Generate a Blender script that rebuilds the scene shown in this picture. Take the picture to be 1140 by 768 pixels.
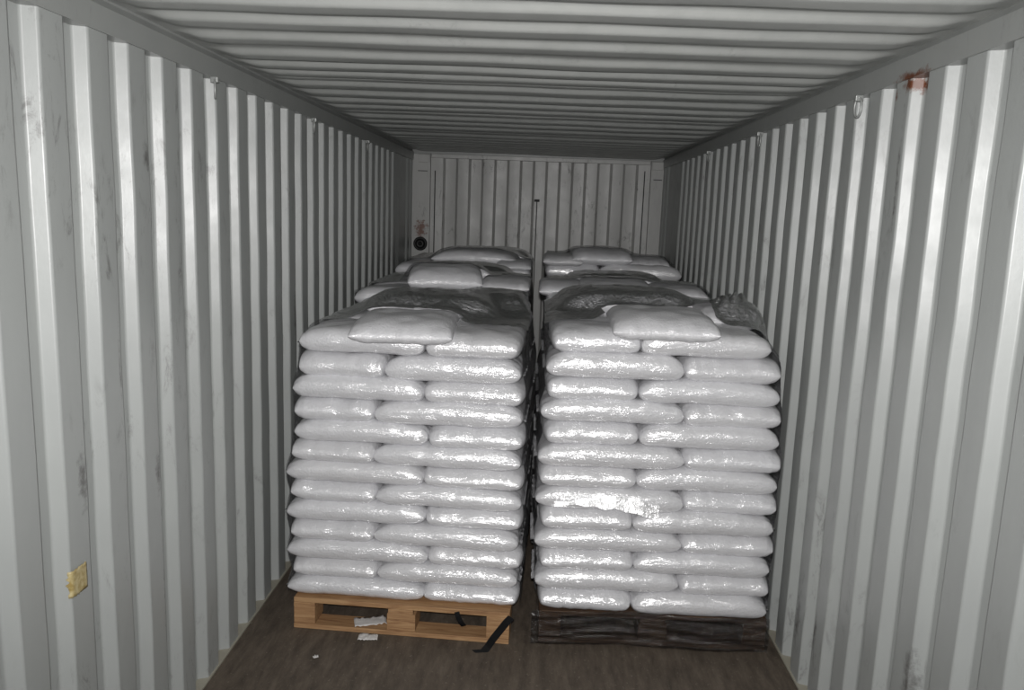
import bpy, bmesh, math, random
from mathutils import Vector, Matrix, noise
from mathutils.bvhtree import BVHTree

for o in list(bpy.data.objects):
    bpy.data.objects.remove(o)
S = bpy.context.scene
COL = S.collection
PI = math.pi

# ------------------------------------------------------------------ camera
CX, CZ, YAW, PIT, ROL, FPX = .0596, 1.8478, .0312, .1648, .0362, 893.28
fw = Vector((-math.sin(YAW)*math.cos(PIT), math.cos(YAW)*math.cos(PIT), -math.sin(PIT)))
rt = Vector((math.cos(YAW), math.sin(YAW), 0))
up = rt.cross(fw)
rt2 = math.cos(ROL)*rt + math.sin(ROL)*up
up2 = -math.sin(ROL)*rt + math.cos(ROL)*up
cam = bpy.data.cameras.new('camera'); co = bpy.data.objects.new('camera', cam); COL.objects.link(co)
M = Matrix((rt2, up2, -fw)).transposed().to_4x4(); M.translation = (CX, 0, CZ)
co.matrix_world = M
cam.sensor_width = 36; cam.lens = FPX/1140*36; cam.clip_start = .02
S.camera = co

# ------------------------------------------------------------------ light: the camera's flash and a little daylight from the open end
w = bpy.data.worlds.new('world'); S.world = w; w.use_nodes = True
w.node_tree.nodes['Background'].inputs[0].default_value = (.9, .95, 1, 1)
w.node_tree.nodes['Background'].inputs[1].default_value = .22
fl = bpy.data.lights.new('camera_flash', 'SPOT'); fl.energy = 330; fl.shadow_soft_size = .022; fl.spot_size = math.radians(112); fl.spot_blend = 1; fl.color = (1, .985, .975)
fo = bpy.data.objects.new('camera_flash', fl); COL.objects.link(fo); fo.location = (.055, -.04, 1.945); fo.rotation_euler = (math.radians(90-7), 0, .03)
S.view_settings.view_transform = 'Standard'; S.view_settings.look = 'None'
S.view_settings.exposure = .13; S.view_settings.gamma = 1; S.view_settings.use_curve_mapping = False

# ------------------------------------------------------------------ material helpers
def mat(name, col=(.5, .5, .5), rough=.5, metal=0, coat=0, spec=.5):
    m = bpy.data.materials.new(name); m.use_nodes = True
    b = m.node_tree.nodes['Principled BSDF']
    b.inputs['Base Color'].default_value = (*col, 1); b.inputs['Roughness'].default_value = rough
    b.inputs['Metallic'].default_value = metal; b.inputs['Coat Weight'].default_value = coat
    b.inputs['Specular IOR Level'].default_value = spec
    return m, m.node_tree, b
def N(t, typ, **kw):
    n = t.nodes.new(typ)
    for k, v in kw.items():
        if k.startswith('_'): setattr(n, k[1:], v)
        else: n.inputs[k.replace('__', ' ')].default_value = v
    return n
def coords(t, scale=(1, 1, 1), gen='Object', loc=(0, 0, 0)):
    tc = t.nodes.new('ShaderNodeTexCoord'); mp = t.nodes.new('ShaderNodeMapping')
    mp.inputs['Scale'].default_value = scale; mp.inputs['Location'].default_value = loc
    t.links.new(tc.outputs[gen], mp.inputs['Vector']); return mp.outputs[0]
def ntex(t, vec, scale, detail=4, rough=.55, dist=0):
    n = N(t, 'ShaderNodeTexNoise', Scale=scale, Detail=detail, Roughness=rough, Distortion=dist)
    t.links.new(vec, n.inputs['Vector']); return n.outputs['Fac']
def ramp(t, fac, stops):
    r = t.nodes.new('ShaderNodeValToRGB'); e = r.color_ramp.elements
    while len(e) < len(stops): e.new(.5)
    for el, (p, c) in zip(e, stops):
        el.position = p; el.color = (*c, 1) if len(c) == 3 else c
    t.links.new(fac, r.inputs['Fac']); return r.outputs['Color']
def mix(t, fac, a, b, blend='MIX'):
    m = t.nodes.new('ShaderNodeMix'); m.data_type = 'RGBA'; m.blend_type = blend
    for s, v in ((m.inputs['Factor'], fac), (m.inputs[6], a), (m.inputs[7], b)):
        if hasattr(v, 'links') or hasattr(v, 'is_linked'): t.links.new(v, s)
        else: s.default_value = v if isinstance(v, (int, float)) else (*v, 1)
    return m.outputs[2]
def bump(t, h, dist, strength=1., nrm=None):
    b = N(t, 'ShaderNodeBump', Strength=strength, Distance=dist); t.links.new(h, b.inputs['Height'])
    if nrm is not None: t.links.new(nrm, b.inputs['Normal'])
    return b.outputs['Normal']
def madd(t, a, op, b):
    m = t.nodes.new('ShaderNodeMath'); m.operation = op
    for s, v in ((m.inputs[0], a), (m.inputs[1], b)):
        if isinstance(v, (int, float)): s.default_value = v
        else: t.links.new(v, s)
    return m.outputs[0]
def spots(t, vec, items, soft=.5, warp=.05):
    """patches of dirt or rust of their own shape at given places: items = (centre, radii)"""
    nz = N(t, 'ShaderNodeTexNoise', Scale=30, Detail=5, Roughness=.7)
    t.links.new(vec, nz.inputs['Vector'])
    out = None
    for c, r in items:
        mp = t.nodes.new('ShaderNodeMapping')
        mp.inputs['Scale'].default_value = [1/x for x in r]
        mp.inputs['Location'].default_value = [-a/b for a, b in zip(c, r)]
        t.links.new(vec, mp.inputs['Vector'])
        l = t.nodes.new('ShaderNodeVectorMath'); l.operation = 'LENGTH'; t.links.new(mp.outputs[0], l.inputs[0])
        d = madd(t, madd(t, 1.0, 'SUBTRACT', l.outputs['Value']), 'ADD', madd(t, madd(t, nz.outputs['Fac'], 'SUBTRACT', .55), 'MULTIPLY', 2.6))
        cl = t.nodes.new('ShaderNodeClamp'); t.links.new(madd(t, d, 'MULTIPLY', soft), cl.inputs[0])
        out = cl.outputs[0] if out is None else madd(t, out, 'MAXIMUM', cl.outputs[0])
    return out

# painted steel of the container
def steel(name, base, dark, rough=.42, rust=(), grime=(), scuff=1.0, bump_d=.0012):
    m, t, b = mat(name, base, rough, spec=.6)
    v = coords(t)
    vs = coords(t, (1.2, 1.2, .22))
    c = mix(t, madd(t, ramp(t, ntex(t, vs, 7, 6, .65), [(.42, (0, 0, 0)), (.75, (1, 1, 1))]), 'MULTIPLY', .35), base, dark)
    sc = ramp(t, ntex(t, coords(t, (1, 1, .35)), 22, 8, .8, .6), [(.54, (0, 0, 0)), (.66, (1, 1, 1))])
    reg = ramp(t, ntex(t, v, 2.3, 2), [(.46, (0, 0, 0)), (.62, (1, 1, 1))])
    sc2 = mix(t, 1, sc, reg, 'MULTIPLY')
    c = mix(t, madd(t, sc2, 'MULTIPLY', .6*scuff), c, (.09, .085, .08))
    if grime: c = mix(t, madd(t, spots(t, v, grime, 1.2), 'MULTIPLY', .8), c, (.085, .08, .075))
    if rust: c = mix(t, spots(t, v, rust, 2), c, (.13, .038, .012))
    t.links.new(c, b.inputs['Base Color'])
    t.links.new(madd(t, madd(t, ntex(t, v, 9, 4), 'MULTIPLY', .25), 'ADD', rough-.12), b.inputs['Roughness'])
    t.links.new(bump(t, ntex(t, v, 60, 3), bump_d, .25), b.inputs['Normal'])
    b.inputs['Coat Weight'].default_value = .16; b.inputs['Coat Roughness'].default_value = .30
    return m
GREY = (.36, .375, .365)
M_left = steel('grey_painted_steel_left', GREY, (.30, .31, .31), grime=[((-1.18, 2.07, 1.08), (.09, .030, .10)), ((-1.18, 2.50, .96), (.09, .022, .08)), ((-1.18, 2.50, 1.97), (.09, .025, .05)), ((-1.2, 2.52, .55), (.09, .014, .35)), ((-1.2, 2.29, 1.35), (.09, .008, .14)), ((-1.2, 3.0, .40), (.09, .02, .2)), ((-1.19, 4.0, 1.3), (.09, .03, .18))])
M_right = steel('grey_painted_steel_right', GREY, (.30, .31, .31), rust=[((1.18, 2.58, 2.275), (.07, .10, .035)), ((1.2, 2.72, 2.25), (.09, .04, .06))], grime=[((1.19, 2.18, .55), (.09, .03, .12)), ((1.2, 2.62, 2.0), (.09, .014, .25)), ((1.19, 3.1, .25), (.09, .035, .15)), ((1.19, 2.9, .3), (.09, .03, .1))])
M_back = steel('grey_painted_steel_back', (.50, .50, .485), (.24, .25, .24), scuff=1.4, rust=[((-1.085, 7.65, 1.66), (.07, .1, .11))])
M_ceil = steel('grey_painted_steel_ceiling', (.40, .41, .395), (.25, .26, .25), scuff=.5)
M_trim = steel('grey_painted_steel_rails', (.30, .31, .30), (.27, .28, .28), rust=[((1.17, 2.58, 2.29), (.09, .14, .030))], scuff=.6)
M_sill, t, b = mat('dusty_beige_steel', (.34, .32, .26), .7)

# floor: worn dark brown plywood with dirt
M_floor, t, b = mat('worn_brown_plywood', (.1, .08, .06), .75)
v = coords(t)
c = ramp(t, ntex(t, coords(t, (3, .6, 1)), 8, 8, .7), [(.3, (.045, .034, .025)), (.55, (.10, .078, .058)), (.8, (.16, .13, .10))])
c = mix(t, ramp(t, ntex(t, v, 55, 5, .8), [(.60, (0, 0, 0)), (.70, (1, 1, 1))]), c, (.25, .22, .18))
t.links.new(c, b.inputs['Base Color']); t.links.new(bump(t, ntex(t, v, 40, 6), .004, .6), b.inputs['Normal'])

def wood(name, light, dark, mid, rough=.7):
    m, t, b = mat(name, light, rough)
    g = ntex(t, coords(t, (1.2, 14, 14)), 5, 6, .6, .8)
    c = ramp(t, g, [(.3, dark), (.5, mid), (.72, light)])
    k = ramp(t, ntex(t, coords(t), 6, 3), [(.45, (0, 0, 0)), (.75, (1, 1, 1))])
    c = mix(t, madd(t, k, 'MULTIPLY', .5), c, mid)
    t.links.new(c, b.inputs['Base Color']); t.links.new(bump(t, g, .002, .5), b.inputs['Normal'])
    return m
M_pine = wood('pale_pallet_pine', (.47, .295, .15), (.20, .10, .045), (.35, .20, .095))
M_darkwood = wood('dark_stained_pallet_wood', (.13, .075, .04), (.035, .022, .015), (.075, .042, .024), .6)

# bags: white woven plastic tightly covered by clear glossy stretch film
def bagmat(name, coat):
    m, t, b = mat(name, (.72, .72, .735), .5, spec=.4)
    oi = t.nodes.new('ShaderNodeObjectInfo')
    tc = t.nodes.new('ShaderNodeTexCoord')
    ad = t.nodes.new('ShaderNodeVectorMath'); ad.operation = 'ADD'
    t.links.new(tc.outputs['Object'], ad.inputs[0])
    cr = t.nodes.new('ShaderNodeCombineXYZ')
    for i in range(3): t.links.new(madd(t, oi.outputs['Random'], 'MULTIPLY', 7.3+i*3), cr.inputs[i])
    t.links.new(cr.outputs[0], ad.inputs[1])
    def mp(s):
        k = t.nodes.new('ShaderNodeMapping'); k.inputs['Scale'].default_value = s
        t.links.new(ad.outputs[0], k.inputs['Vector']); return k.outputs[0]
    gran = ntex(t, mp((1, 1, 1)), 115, 2, .5)
    soft = ntex(t, mp((1, 1, 2)), 14, 4, .6)
    c = mix(t, madd(t, ramp(t, soft, [(.35, (0, 0, 0)), (.75, (1, 1, 1))]), 'MULTIPLY', .35), (.67, .67, .69), (.58, .58, .60))
    c = mix(t, oi.outputs['Random'], c, mix(t, .5, c, (.60, .595, .605)))
    t.links.new(c, b.inputs['Base Color'])
    n1 = bump(t, soft, .010, .35)
    n2 = bump(t, gran, .0032, .85, n1)
    t.links.new(n2, b.inputs['Normal'])
    b.inputs['Coat Weight'].default_value = coat; b.inputs['Coat Roughness'].default_value = .20; b.inputs['Coat IOR'].default_value = 2.55
    w1 = ntex(t, mp((1, 1, 4)), 11, 4, .6, 1.2)          # horizontal stretch wrinkles
    w2 = ntex(t, mp((1, 1, 1.6)), 75, 3, .6)
    t.links.new(bump(t, w2, .0016, .6, bump(t, w1, .010, .6)), b.inputs['Coat Normal'])
    return m
M_bag = bagmat('white_woven_bag_under_film', 1.0)
M_bagdry = bagmat('white_woven_bag', .25)

# stretch film: clear, a little grey, glossy and wrinkled
def film(name, opac, tint, gloss=.9, dcol=.5, rough=.19, wrinkle=1.0, reflect=.05):
    m = bpy.data.materials.new(name); m.use_nodes = True; t = m.node_tree; t.nodes.clear()
    out = t.nodes.new('ShaderNodeOutputMaterial')
    tr = N(t, 'ShaderNodeBsdfTransparent', Color=(*tint, 1))
    gl = N(t, 'ShaderNodeBsdfGlossy', Color=(gloss, gloss, gloss, 1), Roughness=rough)
    df = N(t, 'ShaderNodeBsdfDiffuse', Color=(dcol, dcol, dcol*1.01, 1))
    v = coords(t, (6, 2.2, 6)); v2 = coords(t, (1, 1, 1))
    n = bump(t, ntex(t, v2, 48, 4, .6, .7), .004, .9*wrinkle, bump(t, ntex(t, v, 4, 5, .6, 2.0), .014, .9*wrinkle))
    t.links.new(n, gl.inputs['Normal']); t.links.new(n, df.inputs['Normal'])
    fr = N(t, 'ShaderNodeFresnel', IOR=1.5); t.links.new(n, fr.inputs['Normal'])
    m1 = t.nodes.new('ShaderNodeMixShader'); m1.inputs[0].default_value = opac
    t.links.new(tr.outputs[0], m1.inputs[1]); t.links.new(df.outputs[0], m1.inputs[2])
    m2 = t.nodes.new('ShaderNodeMixShader')
    t.links.new(madd(t, fr.outputs[0], 'ADD', reflect), m2.inputs[0])
    t.links.new(m1.outputs[0], m2.inputs[1]); t.links.new(gl.outputs[0], m2.inputs[2])
    t.links.new(m2.outputs[0], out.inputs['Surface']); return m
M_film = film('clear_stretch_film', .16, (.80, .80, .81))
M_filmdark = film('dusty_stretch_film', .03, (.72, .70, .68), .5, .2, .12)
M_fold_glare = film('folded_film_glare', .55, (.9, .9, .91), .95, .85, .30, .45, .35)  # white colour of the fold stands in for flash glare
M_strap, _, _ = mat('black_plastic_strap', (.012, .012, .013), .35)
M_rubber, _, _ = mat('black_rubber', (.012, .012, .012), .5)
M_ring, _, _ = mat('grey_painted_ring', (.33, .34, .33), .4, .3)
M_paper, _, _ = mat('white_scrap_paper', (.62, .60, .58), .8)
M_tape, t, b = mat('yellowed_tape', (.46, .37, .17), .3)
t.links.new(ramp(t, ntex(t, coords(t), 60, 4), [(.35, (.34, .25, .09)), (.65, (.56, .48, .27))]), b.inputs['Base Color'])

# ------------------------------------------------------------------ mesh helpers
def link(name, me, m=None, parent=None, loc=None, rot=None):
    o = bpy.data.objects.new(name, me); COL.objects.link(o)
    if m is not None and me is not None and not me.materials: me.materials.append(m)
    if parent: o.parent = parent
    if loc: o.location = loc
    if rot: o.rotation_euler = rot
    return o
def tomesh(name, bm, smooth=True):
    bmesh.ops.recalc_face_normals(bm, faces=bm.faces)
    for f in bm.faces:                              # big flat backs must not pull the normals of the corrugation
        if len(f.verts) > 4:
            for e in f.edges: e.smooth = False
    me = bpy.data.meshes.new(name); bm.to_mesh(me); bm.free()
    if smooth:
        for p in me.polygons: p.use_smooth = True
    return me
def add_box(bm, x0, x1, y0, y1, z0, z1, bev=0):
    r = bmesh.ops.create_cube(bm, size=1)
    vs = r['verts']
    for v in vs:
        v.co = Vector(((x0+x1)/2+v.co.x*(x1-x0), (y0+y1)/2+v.co.y*(y1-y0), (z0+z1)/2+v.co.z*(z1-z0)))
    if bev:
        es = {e for v in vs for e in v.link_edges}
        bmesh.ops.bevel(bm, geom=list(es), offset=bev, segments=2, affect='EDGES', profile=.6)
def box_obj(name, dims, m, parent=None, bev=.003):
    bm = bmesh.new(); add_box(bm, *dims, bev)
    return link(name, tomesh(name, bm, False), m, parent)
def struct(o): o['kind'] = 'structure'; return o
def empty(name, loc=(0, 0, 0), rz=0):
    o = bpy.data.objects.new(name, None); COL.objects.link(o); o.location = loc; o.rotation_euler = (0, 0, rz)
    o.empty_display_size = .05; return o
def tag(o, label, cat, group=None):
    o['label'] = label; o['category'] = cat
    if group: o['group'] = group
    return o

# ------------------------------------------------------------------ the container
Y0, YB = -1.6, 7.66
WX, DEP, RUN, PER, INB = 1.170, .038, .014, .2138, .104
PHL, PHR = 2.4077, 2.3755
def wall_profile(ph):
    """(y, depth) polyline; depth 0 = inboard face; each camera-facing flank is centred on ph + k*PER"""
    P = [(Y0, DEP)]
    k = math.ceil((Y0+.12-ph)/PER)
    while True:
        c = ph+k*PER
        if c > 6.86: break
        P += [(c-RUN/2, DEP), (c+RUN/2, 0)]
        if c+RUN/2+INB+RUN < 6.93: P += [(c+RUN/2+INB, 0), (c+RUN/2+INB+RUN, DEP)]
        else: P += [(6.94, 0)]; break
        k += 1
    P += [(6.955, .0), (6.965, .01), (7.34, .01), (7.36, DEP), (7.365, DEP), (7.40, 0), (7.50, 0), (7.53, DEP), (7.56, DEP), (7.595, 0), (7.68, 0)]
    Q = []
    for i, p in enumerate(P):                       # rounded creases
        if 0 < i < len(P)-1:
            a, c = Vector(P[i-1]), Vector(P[i+1]); v = Vector(p)
            r = min(.007, (a-v).length*.35, (c-v).length*.35)
            A = v+(a-v).normalized()*r; B = v+(c-v).normalized()*r
            Q += [A, (A+B)/2*.5+v*.5, B]
        else: Q.append(Vector(p))
    return Q
def depth_at(ph, y):
    Q = wall_profile(ph)
    for a, b in zip(Q, Q[1:]):
        if a.x <= y <= b.x: return a.y+(b.y-a.y)*(y-a.x)/max(1e-6, b.x-a.x)
    return 0
def side_wall(name, side, ph, m):
    Q = wall_profile(ph); bm = bmesh.new(); NZ = 36; Z1 = 2.30
    rows = []
    for j in range(NZ+1):
        z = Z1*j/NZ
        rows.append([bm.verts.new((side*(WX+q.y+.0022*noise.noise(Vector((q.x*3.1+side*9, 3, z*4)))), q.x+.0028*noise.noise(Vector((q.x*2.3, side*5, z*5.3))), z)) for q in Q])
    for j in range(NZ):
        for i in range(len(Q)-1):
            bm.faces.new((rows[j][i], rows[j][i+1], rows[j+1][i+1], rows[j+1][i]))
    a = [bm.verts.new((side*(WX+.08), y, z)) for y, z in ((Q[0].x, 0), (Q[-1].x, 0), (Q[-1].x, Z1), (Q[0].x, Z1))]
    bm.faces.new(a)
    bm.faces.new(rows[0]+[a[1], a[0]]); bm.faces.new(rows[-1]+[a[2], a[3]])
    bm.faces.new([r[0] for r in rows]+[a[3], a[0]]); bm.faces.new([r[-1] for r in rows]+[a[2], a[1]])
    me = tomesh(name, bm); o = link(name, me, m); struct(o)
    o.modifiers.new('wn', 'WEIGHTED_NORMAL').keep_sharp = True
    for p in me.polygons:
        if len(p.vertices) > 4: p.use_smooth = False
    return o
side_wall('wall_left', -1, PHL, M_left)
side_wall('wall_right', 1, PHR, M_right)

# floor and the sills in the foot of the corrugation
bm = bmesh.new(); add_box(bm, -1.162, 1.162, Y0, YB+.05, -.06, 0)
struct(link('floor', tomesh('floor', bm, False), M_floor))
for nm, s in (('trim_1', -1), ('trim_2', 1)):
    bm = bmesh.new(); x = sorted((s*1.163, s*1.25)); add_box(bm, x[0], x[1], Y0, YB, -.06, .006)
    struct(link(nm, tomesh(nm, bm, False), M_sill))
    z0, z1 = 2.292, 2.36
    nm2 = {'trim_1': 'trim_3', 'trim_2': 'trim_4'}[nm]
    bm = bmesh.new()
    prof = [(1.163, z0), (1.161, z1), (1.175, z1+.022), (1.175, 2.46), (1.27, 2.46), (1.27, z0)]
    a = [bm.verts.new((s*p[0], Y0, p[1])) for p in prof]; b2 = [bm.verts.new((s*p[0], YB+.04, p[1])) for p in prof]
    for i in range(6): bm.faces.new((a[i], a[(i+1) % 6], b2[(i+1) % 6], b2[i]))
    bm.faces.new(a); bm.faces.new(b2)
    struct(link(nm2, tomesh(nm2, bm, False), M_trim))

# ceiling: pressed roof panels with cross corrugations that fade out towards the rails
strips = [2.685, 2.958, 3.175, 3.36, 3.52, 3.644, 3.923, 4.178, 4.411, 4.675, 4.853, 5.129, 5.42, 5.727]
thin = {3.52, 4.675, 5.727}
y = 2.44
while y > Y0+.2: strips.append(y); y -= .222
y = 5.93
while y < 7.45: strips.append(y); y += .215
strips.sort()
PQ = [(Y0, 0)]
for i, c in enumerate(strips):
    nx = strips[i+1] if i+1 < len(strips) else YB
    d = .010 if c in thin else .020
    s = .016 if c in thin else .032
    gap = nx-c
    PQ += [(c-s/2, 0), (c+s/2, d), (c+s/2+min(.085, gap*.38), d), (c+s/2+min(.085, gap*.38)+s, 0)]
PQ = [p for p in PQ if p[0] < YB]+[(YB+.03, 0)]
Q = []
for i, p in enumerate(PQ):
    if 0 < i < len(PQ)-1:
        a, c, v = Vector(PQ[i-1]), Vector(PQ[i+1]), Vector(p)
        r = min(.012, (a-v).length*.4, (c-v).length*.4)
        A = v+(a-v).normalized()*r; B = v+(c-v).normalized()*r
        Q += [A, (A+B)/2*.5+v*.5, B]
    else: Q.append(Vector(p))
bm = bmesh.new(); NX = 60; rows = []
for j in range(NX+1):
    x = -1.2+2.4*j/NX
    e = min(1, max(0, (1.165-abs(x))/.11)); e = e*e*(3-2*e)
    rows.append([bm.verts.new((x, q.x+.003*noise.noise(Vector((x*3, q.x*2, 5))), 2.384-q.y*e+.003*noise.noise(Vector((x*2.5, q.x*3, 1)))-(.004 if True else 0)*math.sin(x*1.3))) for q in Q])
for j in range(NX):
    for i in range(len(Q)-1): bm.faces.new((rows[j][i], rows[j+1][i], rows[j+1][i+1], rows[j][i+1]))
a = [bm.verts.new(p) for p in ((-1.2, Y0, 2.44), (-1.2, YB+.03, 2.44), (1.2, YB+.03, 2.44), (1.2, Y0, 2.44))]
bm.faces.new(a); bm.faces.new(rows[0]+[a[1], a[0]]); bm.faces.new(rows[-1]+[a[2], a[3]])
bm.faces.new([r[0] for r in rows]+[a[3], a[0]]); bm.faces.new([r[-1] for r in rows]+[a[2], a[1]])
me = tomesh('ceiling', bm)
for p in me.polygons:
    if len(p.vertices) > 4: p.use_smooth = False
o = struct(link('ceiling', me, M_ceil)); o.modifiers.new('wn', 'WEIGHTED_NORMAL').keep_sharp = True

# back wall: corrugated panel with frame, corner posts, header
def back_profile():
    x0, x1 = -.8755, .9280; h = (x1-x0)/15; P = [(-1.0, 7.665)]
    st = 0
    for i in range(16):
        x = x0+h*i
        if i == 15: P += [(x-.009, 7.700 if st else 7.665), (x+.009, 7.665)]
        else:
            a, b_ = (7.665, 7.700) if st == 0 else (7.700, 7.665)
            P += [(x-.009, a), (x+.009, b_)]; st = 1-st
    P += [(1.05, 7.665)]
    return P
P = back_profile(); Q = []
for i, p in enumerate(P):
    if 0 < i < len(P)-1:
        a, c, v = Vector(P[i-1]), Vector(P[i+1]), Vector(p); r = .005
        Q += [v+(a-v).normalized()*r, v+(c-v).normalized()*r]
    else: Q.append(Vector(p))
bm = bmesh.new(); rows = []
for j in range(31):
    z = 2.33*j/30
    rows.append([bm.verts.new((q.x, q.y+.005*noise.noise(Vector((q.x*4, z*3, 7))), z)) for q in Q])
for j in range(30):
    for i in range(len(Q)-1): bm.faces.new((rows[j][i], rows[j][i+1], rows[j+1][i+1], rows[j+1][i]))
a = [bm.verts.new(p) for p in ((-1.0, 7.78, 0), (1.05, 7.78, 0), (1.05, 7.78, 2.33), (-1.0, 7.78, 2.33))]
bm.faces.new(a); bm.faces.new(rows[0]+[a[1], a[0]]); bm.faces.new(rows[-1]+[a[2], a[3]])
bm.faces.new([r[0] for r in rows]+[a[3], a[0]]); bm.faces.new([r[-1] for r in rows]+[a[2], a[1]])
me = tomesh('wall_back', bm); o = struct(link('wall_back', me, M_back)); o.modifiers.new('wn', 'WEIGHTED_NORMAL').keep_sharp = True
def sbox(nm, dims, m, bev=.004): return struct(box_obj(nm, dims, m, None, bev))
sbox('trim_5', (-.995, 1.045, 7.640, 7.72, 2.315, 2.352), M_back)          # header of the end panel
sbox('trim_6', (-1.25, 1.25, 7.668, 7.80, 2.350, 2.44), M_trim)            # top rail above it
sbox('trim_7', (-1.25, -1.004, 7.655, 7.78, 0, 2.35), M_back)              # corner posts
sbox('trim_8', (1.054, 1.25, 7.655, 7.78, 0, 2.35), M_back)
sbox('trim_9', (-1.115, -1.008, 7.640, 7.66, 2.272, 2.345), M_back)        # casting blocks on top of them
sbox('trim_10', (1.060, 1.165, 7.640, 7.66, 2.272, 2.345), M_back)
M_seam, _, _ = mat('dark_sealant', (.05, .05, .05), .8)
for i, (x, z0, z1) in enumerate(((-.959, .1, 2.20), (.997, .1, 2.26), (.006, .1, 1.95))):
    sbox('trim_%d' % (11+i), (x-.0045, x+.0045, 7.657, 7.70, z0, z1), M_seam, 0)
sbox('trim_14', (-.018, .030, 7.648, 7.70, 1.945, 1.968), M_seam, .004)
sbox('trim_15', (-1.12, -1.03, 7.651, 7.66, 2.19, 2.197), M_seam, 0)
sbox('trim_16', (1.08, 1.16, 7.651, 7.66, 2.18, 2.187), M_seam, 0)

# black rubber plug on the left corner post
def lathe(bm, prof, n=28):
    rings = [[bm.verts.new((r*math.cos(2*PI*i/n), r*math.sin(2*PI*i/n), z)) for i in range(n)] for r, z in prof]
    for A, B in zip(rings, rings[1:]):
        for i in range(n): bm.faces.new((A[i], A[(i+1) % n], B[(i+1) % n], B[i]))
    bm.faces.new(rings[0]); bm.faces.new(rings[-1])
bm = bmesh.new(); lathe(bm, [(.064, 0), (.066, .018), (.060, .030), (.048, .032), (.042, .022), (.040, .012), (.012, .012), (.010, .026), (.002, .028)])
pl = tag(link('rubber_plug', tomesh('rubber_plug', bm), M_rubber, None, (-1.085, 7.655, 1.516), (PI/2, 0, 0)), 'round black rubber plug on the left corner post of the back wall', 'plug')

# lashing rings under the roof rails
def ring_parts():
    bm = bmesh.new(); n, k = 28, 10; R1, R2, rr = .017, .034, .0042
    V = []
    for i in range(n):
        a = 2*PI*i/n; c = Vector((0, R1*math.cos(a), R2*math.sin(a))); d = Vector((0, math.cos(a)/R1, math.sin(a)/R2)).normalized()
        V.append([bm.verts.new(c+rr*(math.cos(2*PI*j/k)*d+math.sin(2*PI*j/k)*Vector((1, 0, 0)))) for j in range(k)])
    for i in range(n):
        for j in range(k): bm.faces.new((V[i][j], V[(i+1) % n][j], V[(i+1) % n][(j+1) % k], V[i][(j+1) % k]))
    ring = tomesh('ring', bm)
    bm = bmesh.new(); add_box(bm, -.014, .014, -.010, .010, .020, .040, .003)
    return ring, tomesh('staple', bm, False)
ringme, stapleme = ring_parts()
ords = ['nearest', 'second nearest', 'third nearest', 'farthest']
for s, ys in ((-1, (3.001, 4.291, 5.598)), (1, (2.96, 4.259, 5.532))):
    for i, yy in enumerate(ys):
        t_ = tag(empty('lashing_ring', (s*1.152, yy, 2.252), 0), 'small steel lashing ring under the %s roof rail, %s to the camera' % ('left' if s < 0 else 'right', ['nearest', 'middle one, second', 'third'][i]), 'ring', 'lashing rings under the roof rails')
        link('ring', ringme, M_ring, t_, None, (.0, 0, .35 if i == 0 else .1)); link('staple', stapleme, M_ring, t_)

# piece of old tape on the left wall, lying on the corrugation
def tape():
    bm = bmesh.new(); ny, nz = 14, 10; G = []
    yc, zc = 2.021, .81
    for j in range(nz+1):
        row = []
        for i in range(ny+1):
            u, v = i/ny-.5, j/nz-.5
            yy = yc+u*.075+.004*noise.noise(Vector((i*.7, j*.9, 0))); zz = zc+v*.075+.006*noise.noise(Vector((i*.9, j*.5, 4)))
            row.append(bm.verts.new((-(WX+depth_at(PHL, yy))+.0035+.0015*noise.noise(Vector((i, j, 2))), yy, zz)))
        G.append(row)
    for j in range(nz):
        for i in range(ny): bm.faces.new((G[j][i], G[j][i+1], G[j+1][i+1], G[j+1][i]))
    o = link('tape_scrap', tomesh('tape_scrap', bm), M_tape); md = o.modifiers.new('s', 'SOLIDIFY'); md.thickness = .0008
    return tag(o, 'yellowed scrap of tape stuck low on the left wall near the camera', 'tape')
tape()

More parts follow.
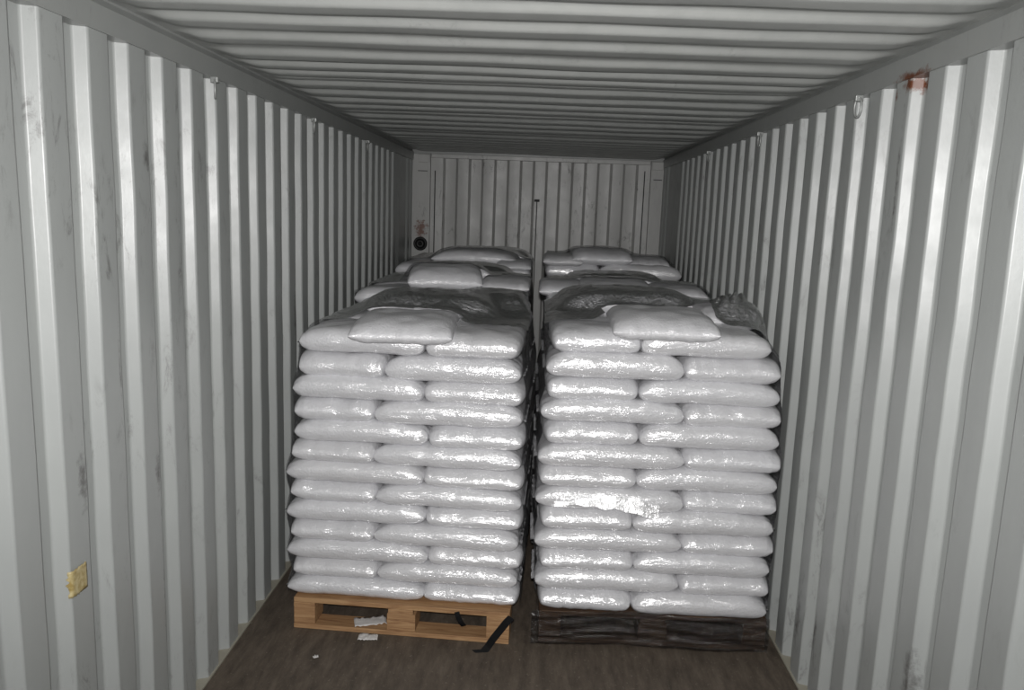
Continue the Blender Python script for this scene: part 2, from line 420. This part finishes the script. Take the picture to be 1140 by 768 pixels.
# ------------------------------------------------------------------ bags
def bag_mesh(name, L, W, H, seed, nu=44, nv=34, eu=7.5, ev=7, pull=1.0):
    """a filled sack: pillow of size L x W x H, with pinched corners, lumps and soft creases; origin at its middle"""
    bm = bmesh.new(); rnd = random.Random(seed); o3 = Vector((rnd.random()*50, rnd.random()*50, rnd.random()*50))
    def ss(i, n): s = i/n*2-1; return math.copysign(math.sin(abs(s)*PI/2)**.92, s)
    top, bot = [], []
    for j in range(nv+1):
        v = ss(j, nv); T, B = [], []
        for i in range(nu+1):
            u = ss(i, nu)
            a, b_ = abs(u), abs(v)
            h = max(0, 1-a**eu)**.5*max(0, 1-b_**ev)**.45
            x = L/2*u*(1-.030*(1-b_**2)); y = W/2*v*(1-.035*(1-a**2)*0-.05*a**6*(1-b_)-.0)
            cc = (a*b_)**5; y *= 1-.03*a**8-.060*cc*pull; x *= 1-.038*cc*pull
            x *= 1+.012*noise.noise(Vector((v*2.5, 0, 3))+o3); y *= 1+.018*noise.noise(Vector((u*3.0, 0, 8))+o3)
            edge = (1-h)
            droop = -.10*H*a**3
            lump = H*.07*noise.noise(Vector((u*3.2, v*2.2, 0))+o3)
            puck = H*.09*a**5*noise.noise(Vector((u*2, v*9, 3))+o3)+H*.06*b_**5*noise.noise(Vector((u*11, v*2, 6))+o3)
            wave = H*.05*noise.noise(Vector((u*1.6, v*1.2, 20))+o3)
            zt = h*H/2+lump*h+puck*min(1, h*3)+droop+wave
            zb = -h*H/2+lump*.5*h-puck*.6*min(1, h*3)+droop+wave
            p = bm.verts.new((x, y, zt)); T.append(p)
            B.append(p if i in (0, nu) or j in (0, nv) else bm.verts.new((x, y, zb)))
        top.append(T); bot.append(B)
    for j in range(nv):
        for i in range(nu):
            bm.faces.new((top[j][i], top[j][i+1], top[j+1][i+1], top[j+1][i]))
            f = (bot[j][i], bot[j+1][i], bot[j+1][i+1], bot[j][i+1])
            try: bm.faces.new(f)
            except ValueError: pass
    return tomesh(name, bm)
def seal_mesh(name, L, W, H, seed, s):
    """crimped flat sewn edge at one end of a sack"""
    bm = bmesh.new(); rnd = random.Random(seed+int(s)); n = 26; k = 4; G = []
    for i in range(n+1):
        v = (i/n*2-1)*.80; row = []
        for j in range(k+1):
            q = j/k
            row.append(bm.verts.new((s*(L/2*(.975+.045*q)), W/2*v*(1-.03*q), -.10*H+H*.10*q*noise.noise(Vector((v*5, q*2, seed+s)))-.005*q)))
        G.append(row)
    for i in range(n):
        for j in range(k): bm.faces.new((G[i][j], G[i+1][j], G[i+1][j+1], G[i][j+1]))
    bmesh.ops.solidify(bm, geom=bm.faces[:], thickness=.0022)
    return tomesh(name, bm)
BL, BW = .610, .405
PITCH = .0915
HB = .103
variants = []
for k in range(5):
    me = bag_mesh('white_bag', BL, BW, HB, k*7+1)
    variants.append((me, seal_mesh('sewn_edge', BL, BW, HB, k, 1), seal_mesh('sewn_edge', BL, BW, HB, k, -1)))
lowvar = [bag_mesh('white_bag', BL, BW, HB, 50+k, 24, 18) for k in range(3)]
for me, a, b_ in variants:
    for q in (me, a, b_): q.materials.append(M_bag)
for me in lowvar: me.materials.append(M_bag)
topvar = []
for k in range(4):
    me = bag_mesh('white_bag', .60, .43, .118, 90+k, 44, 34, 4.2, 6.0, -.3); me.materials.append(M_bagdry); topvar.append(me)

NUM = ['bottom', 'second', 'third', 'fourth', 'fifth', 'sixth', 'seventh', 'eighth', 'ninth', 'tenth', 'eleventh', 'twelfth', 'top full']
rnd = random.Random(4)
def bag(me, loc, rz, sc, label, group, seals=None, tilt=(0, 0)):
    o = link('white_bag', me, None, None, loc, (tilt[0], tilt[1], rz)); o.scale = sc
    tag(o, label, 'bag', group)
    if seals:
        for s in seals: link('sewn_edge', s, None, o)
    return o
FL = [(-.996, -.394, .022, .188), (-.98, -.598, .016, .271), (-.999, -.377, .032, .358), (-.986, -.613, .013, .446), (-1.001, -.392, .025, .536), (-.988, -.603, .018, .626), (-1.002, -.403, .026, .714), (-.982, -.616, .011, .803), (-.965, -.388, .023, .895), (-.969, -.617, .010, .99), (-.971, -.410, .017, 1.088), (-.950, -.575, .000, 1.185), (-.938, -.410, -.008, 1.290)]
FR = [(.115, .517, 1.098, .196), (.095, .713, 1.104, .290), (.107, .512, 1.091, .384), (.084, .711, 1.108, .474), (.107, .498, 1.091, .566), (.084, .706, 1.108, .660), (.091, .505, 1.092, .754), (.084, .697, 1.107, .848), (.105, .505, 1.082, .944), (.087, .682, 1.093, 1.040), (.110, .494, 1.069, 1.134), (.105, .668, 1.069, 1.232), (.124, .490, 1.020, 1.335)]
def stack(side, row, yf, rz, table=None, x0=0, x1=1, zbase=.146, pitch=PITCH, tops=()):
    """13 layers of five bags: three long ones across in one column, two end-on in the other, mirrored every layer"""
    sn = 'left' if side < 0 else 'right'; rn = ['front', 'middle', 'rear'][row]
    grp = 'bags on the %s %s pallet' % (rn, sn)
    out = []; xc = (x0+x1)/2
    ca, sa = math.cos(rz), math.sin(rz)
    def place(x, y, z): dx = x-xc; return (xc+dx*ca-y*sa, yf+dx*sa+y*ca, z)
    for k in range(13):
        if table: xl, xs, xr, z = table[k]
        else:
            z = zbase+pitch*(k+.5); xl = x0+rnd.uniform(-.012, .012); xr = x1+rnd.uniform(-.012, .012)
            long_left0 = (k % 2 == 0) if side < 0 else (k % 2 == 1)
            xs = xl+(xr-xl)*(.6 if long_left0 else .4)+rnd.uniform(-.01, .01)
        nxt = table[k+1][3]-z if table and k < 12 else pitch
        prv = z-table[k-1][3] if table and k > 0 else nxt
        zs = (nxt+prv)/2/.0895
        if k == 0: zs = min(zs, (z-zbase)*2/.0955)
        left_long = xs-xl > xr-xs
        for col in (0, 1):
            a, b_ = (xl, xs) if col == 0 else (xs, xr)
            long_ = (col == 0) == left_long
            n = 3 if long_ else 2; dep = 1.2/n
            for m_ in range(n):
                y = dep*(m_+.5)+rnd.uniform(-.006, .006)
                vi = rnd.randrange(5)
                wd = (b_-a)*1.035
                if row == 0: me, s1, s2 = variants[vi]; sl = (s1, s2)
                else: me = lowvar[vi % 3]; sl = None
                if long_: sc = (wd/BL, dep/BW*.995, zs); r = 0
                else: sc = (dep/BL*.995, wd/BW, zs); r = PI/2
                if rnd.random() < .5: r += PI
                side_t = 'left' if col == 0 else 'right'
                where = ['front', 'middle', 'back'] if n == 3 else ['front', 'back']
                kind = 'lengthwise' if long_ else 'end-on'
                lb = 'white %s bag, %s layer from the bottom, %s %s of the %s %s stack' % (kind, NUM[k], where[m_], side_t, rn, sn) if k < 12 else 'white %s bag in the top full layer, %s %s of the %s %s stack' % (kind, where[m_], side_t, rn, sn)
                hid = row > 0 and k < 11 and (col == (0 if side < 0 else 1) or (row == 2 and m_ > 0))
                o = bag(me, place((a+b_)/2, y, z), rz+r+rnd.uniform(-.008, .008), sc, lb, grp, sl if long_ else None)
                out.append(o)
                if hid: HID.append(o)
    ztop = (table[12][3] if table else zbase+pitch*12.5)+pitch*.5
    for i, (x, y, z, r, sc, lb, tl) in enumerate(tops):
        o = bag(topvar[(i+row) % 4], (x, y, ztop+z), r, sc, lb, grp+', loose on top', None, tl); out.append(o)
    return out
def T(*a): return a
topsFL = [T(-.505, 3.46, .008, PI/2+.05, (1, .98, .9), 'white bag lying loose on the front edge of the front left stack', (.0, .0)),
          T(-.47, 4.02, .040, .03, (1.0, 1.0, .95), 'white bag on top of the front left stack, second behind the loose front one', (0, 0)),
          T(-.20, 4.28, .030, PI/2, (.75, .8, .9), 'white bag at the back right corner on top of the front left stack', (0, 0))]
topsFR = [T(.585, 3.48, .018, PI/2-.03, (1, 1.0, .95), 'bright white bag lying loose on the front edge of the front right stack', (0, 0)),
          T(.50, 4.08, .040, .05, (1.05, 1.0, 1.0), 'white bag behind the bright loose one on the front right stack', (0, 0)),
          T(.93, 3.80, .020, PI/2, (.75, .62, .8), 'small white bag under crumpled film on the right of the front right stack', (0, 0))]
topsML = [T(-.50, 4.80, .060, PI/2+.1, (1, 1.0, 1.25), 'pale bag with a bright face on top of the middle left stack, centre front', (0, 0)),
          T(-.14, 4.85, .030, PI/2, (.9, .68, .75), 'white bag on top of the middle left stack, beside the gap', (0, 0)),
          T(-.45, 5.38, .050, 0, (1, .95, .9), 'dark shaded bag on top of the middle left stack, at its back', (0, 0))]
topsMR = [T(.50, 4.78, .022, PI/2-.05, (1, 1.0, .85), 'bright faced white bag on top of the middle right stack, centre front', (0, 0)),
          T(.20, 4.86, .010, PI/2, (.9, .66, .75), 'white bag on top of the middle right stack, beside the gap', (0, 0)),
          T(.87, 4.85, .005, PI/2, (.9, .72, .75), 'white bag on top of the middle right stack, beside the right wall', (0, 0)),
          T(.55, 5.36, .020, 0, (1, .95, .8), 'white bag on top of the middle right stack, at its back', (0, 0))]
topsRL = [T(-.42, 6.10, .040, 0, (1.05, 1.2, 1), 'dark domed bag on top of the rear left stack, centre front', (0, 0)),
          T(-.13, 6.0, .000, PI/2, (.9, .6, .7), 'white bag on top of the rear left stack, beside the gap', (0, 0)),
          T(-.35, 6.62, .035, 0, (1, .95, .9), 'dark bag on top of the rear left stack, near the back wall', (0, 0))]
topsRR = [T(.50, 6.02, .045, PI/2, (1, 1.0, 1), 'white bag on top of the rear right stack, centre front', (0, 0)),
          T(.22, 5.97, .015, PI/2, (.9, .66, .75), 'bright glinting bag on top of the rear right stack, beside the gap', (0, 0)),
          T(.84, 6.05, .010, PI/2, (.9, .68, .75), 'white bag on top of the rear right stack, beside the right wall', (0, 0))]
ST = {}; HID = []
ST['FL'] = stack(-1, 0, 3.255, -.030, FL, -.985, .015, tops=topsFL)
ST['FR'] = stack(1, 0, 3.235, .012, FR, .095, 1.095, tops=topsFR)
ST['ML'] = stack(-1, 1, 4.50, -.005, None, -.985, .0, pitch=.0955, tops=topsML)
ST['MR'] = stack(1, 1, 4.48, 0, None, .11, 1.08, pitch=.0965, tops=topsMR)
ST['RL'] = stack(-1, 2, 5.75, 0, None, -.98, .0, pitch=.101, tops=topsRL)
ST['RR'] = stack(1, 2, 5.73, 0, None, .11, 1.06, pitch=.104, tops=topsRR)

# ------------------------------------------------------------------ pallets
def pallet(x0, x1, yf, rz, m, label, full=True):
    W = x1-x0; r = empty('wooden_pallet', ((x0+x1)/2, yf, 0), rz); tag(r, label, 'pallet', 'wooden pallets under the bag stacks')
    h = W/2
    for i, y in enumerate((0, .53, 1.06)):                    # bottom boards run across
        box_obj('bottom_board', (-h, h, y, y+.10, .001, .022), m, r, .002)
    for y in (0, .5275, 1.055):
        for x, bw in ((-h, .095), (-.06, .125), (h-.10, .10)):
            box_obj('block', (x, x+bw, y+.003, y+.12, .0225, .100), m, r, .003)
    for x, bw in ((-h, .095), (-.055, .11), (h-.10, .10)):
        box_obj('stringer_board', (x, x+bw, .002, 1.198, .1005, .121), m, r, .002)
    for i in range(9):
        y = i*1.2/9+.004
        box_obj('deck_board', (-h, h, y, y+.108, .1215, .143), m, r, .002)
    return r
pallet(-.962, -.008, 3.235, -.050, M_pine, 'pale pine pallet under the front left stack, with a black strap')
pallet(.118, 1.105, 3.262, .02, M_darkwood, 'dark brown pallet under the front right stack, wrapped in film')
pallet(-.97, -.02, 4.50, 0, M_pine, 'pallet under the middle left stack, hidden behind the front one')
pallet(.12, 1.08, 4.50, 0, M_darkwood, 'pallet under the middle right stack, hidden behind the front one')
pallet(-.97, -.02, 5.76, 0, M_pine, 'pallet under the rear left stack, nearest the back wall')
pallet(.12, 1.06, 5.76, 0, M_darkwood, 'pallet under the rear right stack, nearest the back wall')

# ------------------------------------------------------------------ stretch film
def bvh_of(objs):
    V, F = [], []
    bpy.context.view_layer.update()
    for o in objs:
        mw = o.matrix_world; b0 = len(V)
        V += [mw @ v.co for v in o.data.vertices]; F += [tuple(b0+i for i in p.vertices) for p in o.data.polygons]
    return BVHTree.FromPolygons(V, F)
def smooth(a, n, amount=.5):
    for _ in range(n):
        b_ = a[:]
        for i in range(1, len(a)-1): b_[i] = a[i]*(1-amount)+amount*(a[i-1]+a[i+1])/2
        a = b_
    return a
def grid_mesh(name, G, keep=None):
    bm = bmesh.new(); V = [[bm.verts.new(p) for p in r] for r in G]
    for i in range(len(V)-1):
        for j in range(len(V[0])-1):
            if keep is None or keep(i, j): bm.faces.new((V[i][j], V[i+1][j], V[i+1][j+1], V[i][j+1]))
    loose = [v for v in bm.verts if not v.link_faces]
    bmesh.ops.delete(bm, geom=loose, context='VERTS')
    me = bpy.data.meshes.new(name); bm.to_mesh(me); bm.free()
    for p in me.polygons: p.use_smooth = True
    return me
def side_sheet(bv, x, d, y0, y1, z0, z1, seed, ny=60, nz=60):
    """film hanging down one long side of a stack, d = outward direction (+1/-1)"""
    G = []
    for i in range(ny+1):
        y = y0+(y1-y0)*i/ny; col = []
        for j in range(nz+1):
            z = z0+(z1-z0)*j/nz
            h = bv.ray_cast(Vector((x+d*.10, y, z)), Vector((-d, 0, 0)), .25)[0]
            col.append(d*h.x if h else -9)
        mx = [max(col[max(0, j-2):j+3]) for j in range(nz+1)]
        base = max([m for m in mx if m > -5] or [d*x])
        mx = [m if m > -5 else base-.01 for m in mx]
        G.append(smooth(mx, 3))
    out = []
    for i in range(ny+1):
        y = y0+(y1-y0)*i/ny
        out.append([Vector((d*(G[i][j]+.003+.004*abs(noise.noise(Vector((y*9, j*.35, seed))))), y, z0+(z1-z0)*j/nz)) for j in range(nz+1)])
    return out
def top_sheet(bv, x0, x1, y0, y1, seed, lift, nx=90, ny=90, puff=()):
    H = []
    for i in range(ny+1):
        y = y0+(y1-y0)*i/ny; row = []
        for j in range(nx+1):
            x = x0+(x1-x0)*j/nx
            h = bv.ray_cast(Vector((x, y, 2.0)), Vector((0, 0, -1)), 1.5)[0]
            row.append(h.z if h else 1.25)
        H.append(row)
    R = 3
    D = [[max(H[a][b_] for a in range(max(0, i-R), min(ny, i+R)+1) for b_ in range(max(0, j-R), min(nx, j+R)+1)) for j in range(nx+1)] for i in range(ny+1)]
    for _ in range(14):
        E = [r[:] for r in D]
        for i in range(1, ny):
            for j in range(1, nx):
                E[i][j] = max(H[i][j], .2*D[i][j]+.2*(D[i-1][j]+D[i+1][j]+D[i][j-1]+D[i][j+1]))
        D = E
    out = []
    for i in range(ny+1):
        y = y0+(y1-y0)*i/ny; row = []
        for j in range(nx+1):
            x = x0+(x1-x0)*j/nx
            n1 = noise.noise(Vector((x*4, y*7, seed))); n2 = noise.noise(Vector((x*16+y*5, y*24, seed+3))); n3 = noise.noise(Vector((x*40, y*40, seed+7)))
            z = D[i][j]+.004+lift*(.5+.5*n1)+.006*abs(n2)+.002*n3
            for px, py, pr, ph in puff:
                q = ((x-px)**2+(y-py)**2)/pr**2
                if q < 4: z += ph*math.exp(-q*1.5)*(.65+1.1*abs(noise.noise(Vector((x*22, y*22, seed+11)))))
            row.append(Vector((x, y, z)))
        out.append(row)
    return out
def wrap(key, label, x0, x1, yf, yb, ztop, top=False, seed=0, front_y=.18, puff=(), mat_=None):
    bv = bvh_of(ST[key]); r = empty('stretch_wrap', ((x0+x1)/2, yf, 0)); tag(r, label, 'stretch wrap', 'clear stretch wraps round the bag stacks')
    off = Vector(r.location)
    def loc(G): return [[p-off for p in row] for row in G]
    zt = ztop-.05
    for nm, x, d in (('left_sheet', x0, -1), ('right_sheet', x1, 1)):
        G = side_sheet(bv, x, d, yf+.05, yb-.02, .15, zt, seed+d)
        link(nm, grid_mesh(nm, loc(G)), mat_ or M_film, r)
    if top:
        G = top_sheet(bv, x0-.005, x1+.005, yf+front_y, yb, seed, .008, puff=puff)
        ny = len(G)
        def keep(i, j):
            p = G[i][j]
            e = yf+front_y+.07+.07*noise.noise(Vector((p.x*5, 0, seed+20)))
            if top == 'L' and p.x > -.75 and p.x < -.28: e += .12
            if top == 'M': e = yf+.30+.10*noise.noise(Vector((p.x*6, 1, seed+20)))  # middle and rear top sheets added to darken the bag tops like shade
            if top == 'R' and .34 < p.x < .82: e += .34
            return p.y > e
        link('top_sheet', grid_mesh('top_sheet', loc(G), keep), mat_ or M_film, r)
    return r
wFL = wrap('FL', 'clear stretch wrap over the top and sides of the front left stack', -.985, .015, 3.255, 4.44, 1.335, 'L', 1, .10)
wFR = wrap('FR', 'clear stretch wrap of the front right stack, crumpled at its top right', .095, 1.095, 3.235, 4.42, 1.38, 'R', 5, .10, puff=((.93, 3.62, .13, .07),))
wrap('ML', 'clear stretch wrap on the sides of the middle left stack, with an added top sheet that shades it', -.985, 0, 4.50, 5.68, 1.42, 'M', seed=9)
wrap('MR', 'clear stretch wrap on the sides of the middle right stack, with an added top sheet that shades it', .11, 1.08, 4.48, 5.66, 1.40, 'M', seed=13)
wrap('RL', 'clear stretch wrap on the sides of the rear left stack, with an added top sheet that shades it', -.98, 0, 5.75, 6.93, 1.44, 'M', seed=17)
wrap('RR', 'clear stretch wrap on the sides of the rear right stack, with an added top sheet that shades it', .11, 1.06, 5.73, 6.91, 1.48, 'M', seed=21)

# the bags the front stacks hide become one object
bpy.context.view_layer.update()
bm = bmesh.new()
for o in HID:
    n0 = len(bm.verts); bm.from_mesh(o.data); bm.verts.ensure_lookup_table()
    for v in bm.verts[n0:]: v.co = o.matrix_world @ v.co
for o in HID: bpy.data.objects.remove(o)
for k in ('ML', 'MR', 'RL', 'RR'): ST.pop(k)
o = link('white_bag', tomesh('hidden_bags', bm), M_bag); o['kind'] = 'stuff'
tag(o, 'lower white bags of the middle and rear stacks, hidden behind the front ones', 'bag')

# film skirt pulled round the front of the dark pallet and a whitened fold imitating glare across the bags of the right stack
G = []
for i in range(101):
    x = .085+1.02*i/100; row = []
    for j in range(21):
        q = j/20; z = .012+.155*q
        yy = 3.238-.022*math.sin(q*PI)**.5*0+.010*noise.noise(Vector((x*6, z*60, 2)))+.004*noise.noise(Vector((x*40, z*90, 3)))+.012*(x-.6)-.012
        row.append(Vector((x, yy, z+.010*noise.noise(Vector((x*3, 0, 9)))))-Vector(wFR.location))
    G.append(row)
link('base_skirt', grid_mesh('base_skirt', G), M_filmdark, wFR)['label'] = 'dusty film pulled over the pallet front'
bvR = bvh_of([o for o in ST['FR']])
G = []
for i in range(111):
    q = i/110; x = .16+.44*q; row = []
    zc = .640+.035*math.sin(q*2.6)-.03*q+.012*noise.noise(Vector((q*6, 1, 1)))
    hw = .010+.028*max(0, q-.25)*(1.35-q)*2.2+.006*noise.noise(Vector((q*9, 2, 5)))
    for j in range(13):
        z = zc+hw*(j/6-1)
        h = bvR.ray_cast(Vector((x, 3.0, z)), Vector((0, 1, 0)), .6)[0]
        row.append([x, (h.y if h else 3.26), z])
    y_ = min(p[1] for p in row)
    ys = [y_-.004-.40*(row[12][2]-p[2])-.03*(noise.noise(Vector((x*7, 4, 4)))+.3)*(p[2]-zc) for p in row]  # band tilted upward to catch the flash as a glare streak
    yprev = ys if i == 0 else [.7*a+.3*b_ for a, b_ in zip(yprev, ys)]; ys = yprev
    G.append([Vector((p[0], yy-.0025*noise.noise(Vector((x*14, p[2]*50, 4))), p[2]))-Vector(wFR.location) for p, yy in zip(row, ys)])
link('film_fold_glare', grid_mesh('film_fold_glare', G), M_fold_glare, wFR)['label'] = 'folded band of film with glare put into its white colour'

# ------------------------------------------------------------------ strap, paper scraps, splinters on the floor
def ribbon(name, pts, wdir, width, m, th=.0015):
    bm = bmesh.new(); A = []
    for p in pts:
        p = Vector(p); wv = Vector(wdir).normalized()*width/2
        A.append((bm.verts.new(p-wv), bm.verts.new(p+wv)))
    for a, b_ in zip(A, A[1:]): bm.faces.new((a[0], b_[0], b_[1], a[1]))
    bmesh.ops.solidify(bm, geom=bm.faces[:], thickness=th)
    return link(name, tomesh(name, bm, False), m)
st = ribbon('plastic_strap', [(.000, 3.172, .148), (-.02, 3.166, .128), (-.045, 3.160, .095), (-.075, 3.152, .055), (-.095, 3.148, .022), (-.110, 3.140, .004), (-.15, 3.132, .003)], (.80, 0, -.60), .032, M_strap)
tag(st, 'black plastic strap hanging diagonally over the pale pallet\'s right corner', 'strap')
st = ribbon('plastic_strap', [(-.235, 3.192, .150), (-.228, 3.188, .130), (-.215, 3.186, .105), (-.203, 3.188, .090)], (1, 0, .3), .022, M_strap)
tag(st, 'short black strap end hanging over the pale pallet\'s upper front board', 'strap')
def scrap(pos, sx, sy, rz, seed, lb):
    G = []
    for i in range(13):
        G.append([Vector(((i/12-.5)*sx*(1+.2*noise.noise(Vector((j, 0, seed)))), (j/6-.5)*sy*(1+.3*noise.noise(Vector((i*.6, 1, seed)))), .004+.012*abs(noise.noise(Vector((i*.5, j*.6, seed)))))) for j in range(7)])
    o = link('paper_scrap', grid_mesh('paper_scrap', G), M_paper, None, pos, (0, 0, rz)); md = o.modifiers.new('s', 'SOLIDIFY'); md.thickness = .0008
    tag(o, lb, 'paper')
scrap((-.63, 3.30, .022), .14, .07, .3, 3, 'torn white paper scrap lying inside the pale pallet opening')
scrap((-.62, 3.205, .0), .085, .045, .1, 8, 'torn white paper scrap on the floor in front of the pale pallet')
scrap((-.80, 3.03, 0), .022, .015, .5, 12, 'tiny white crumb of paper on the floor left of the pale pallet')
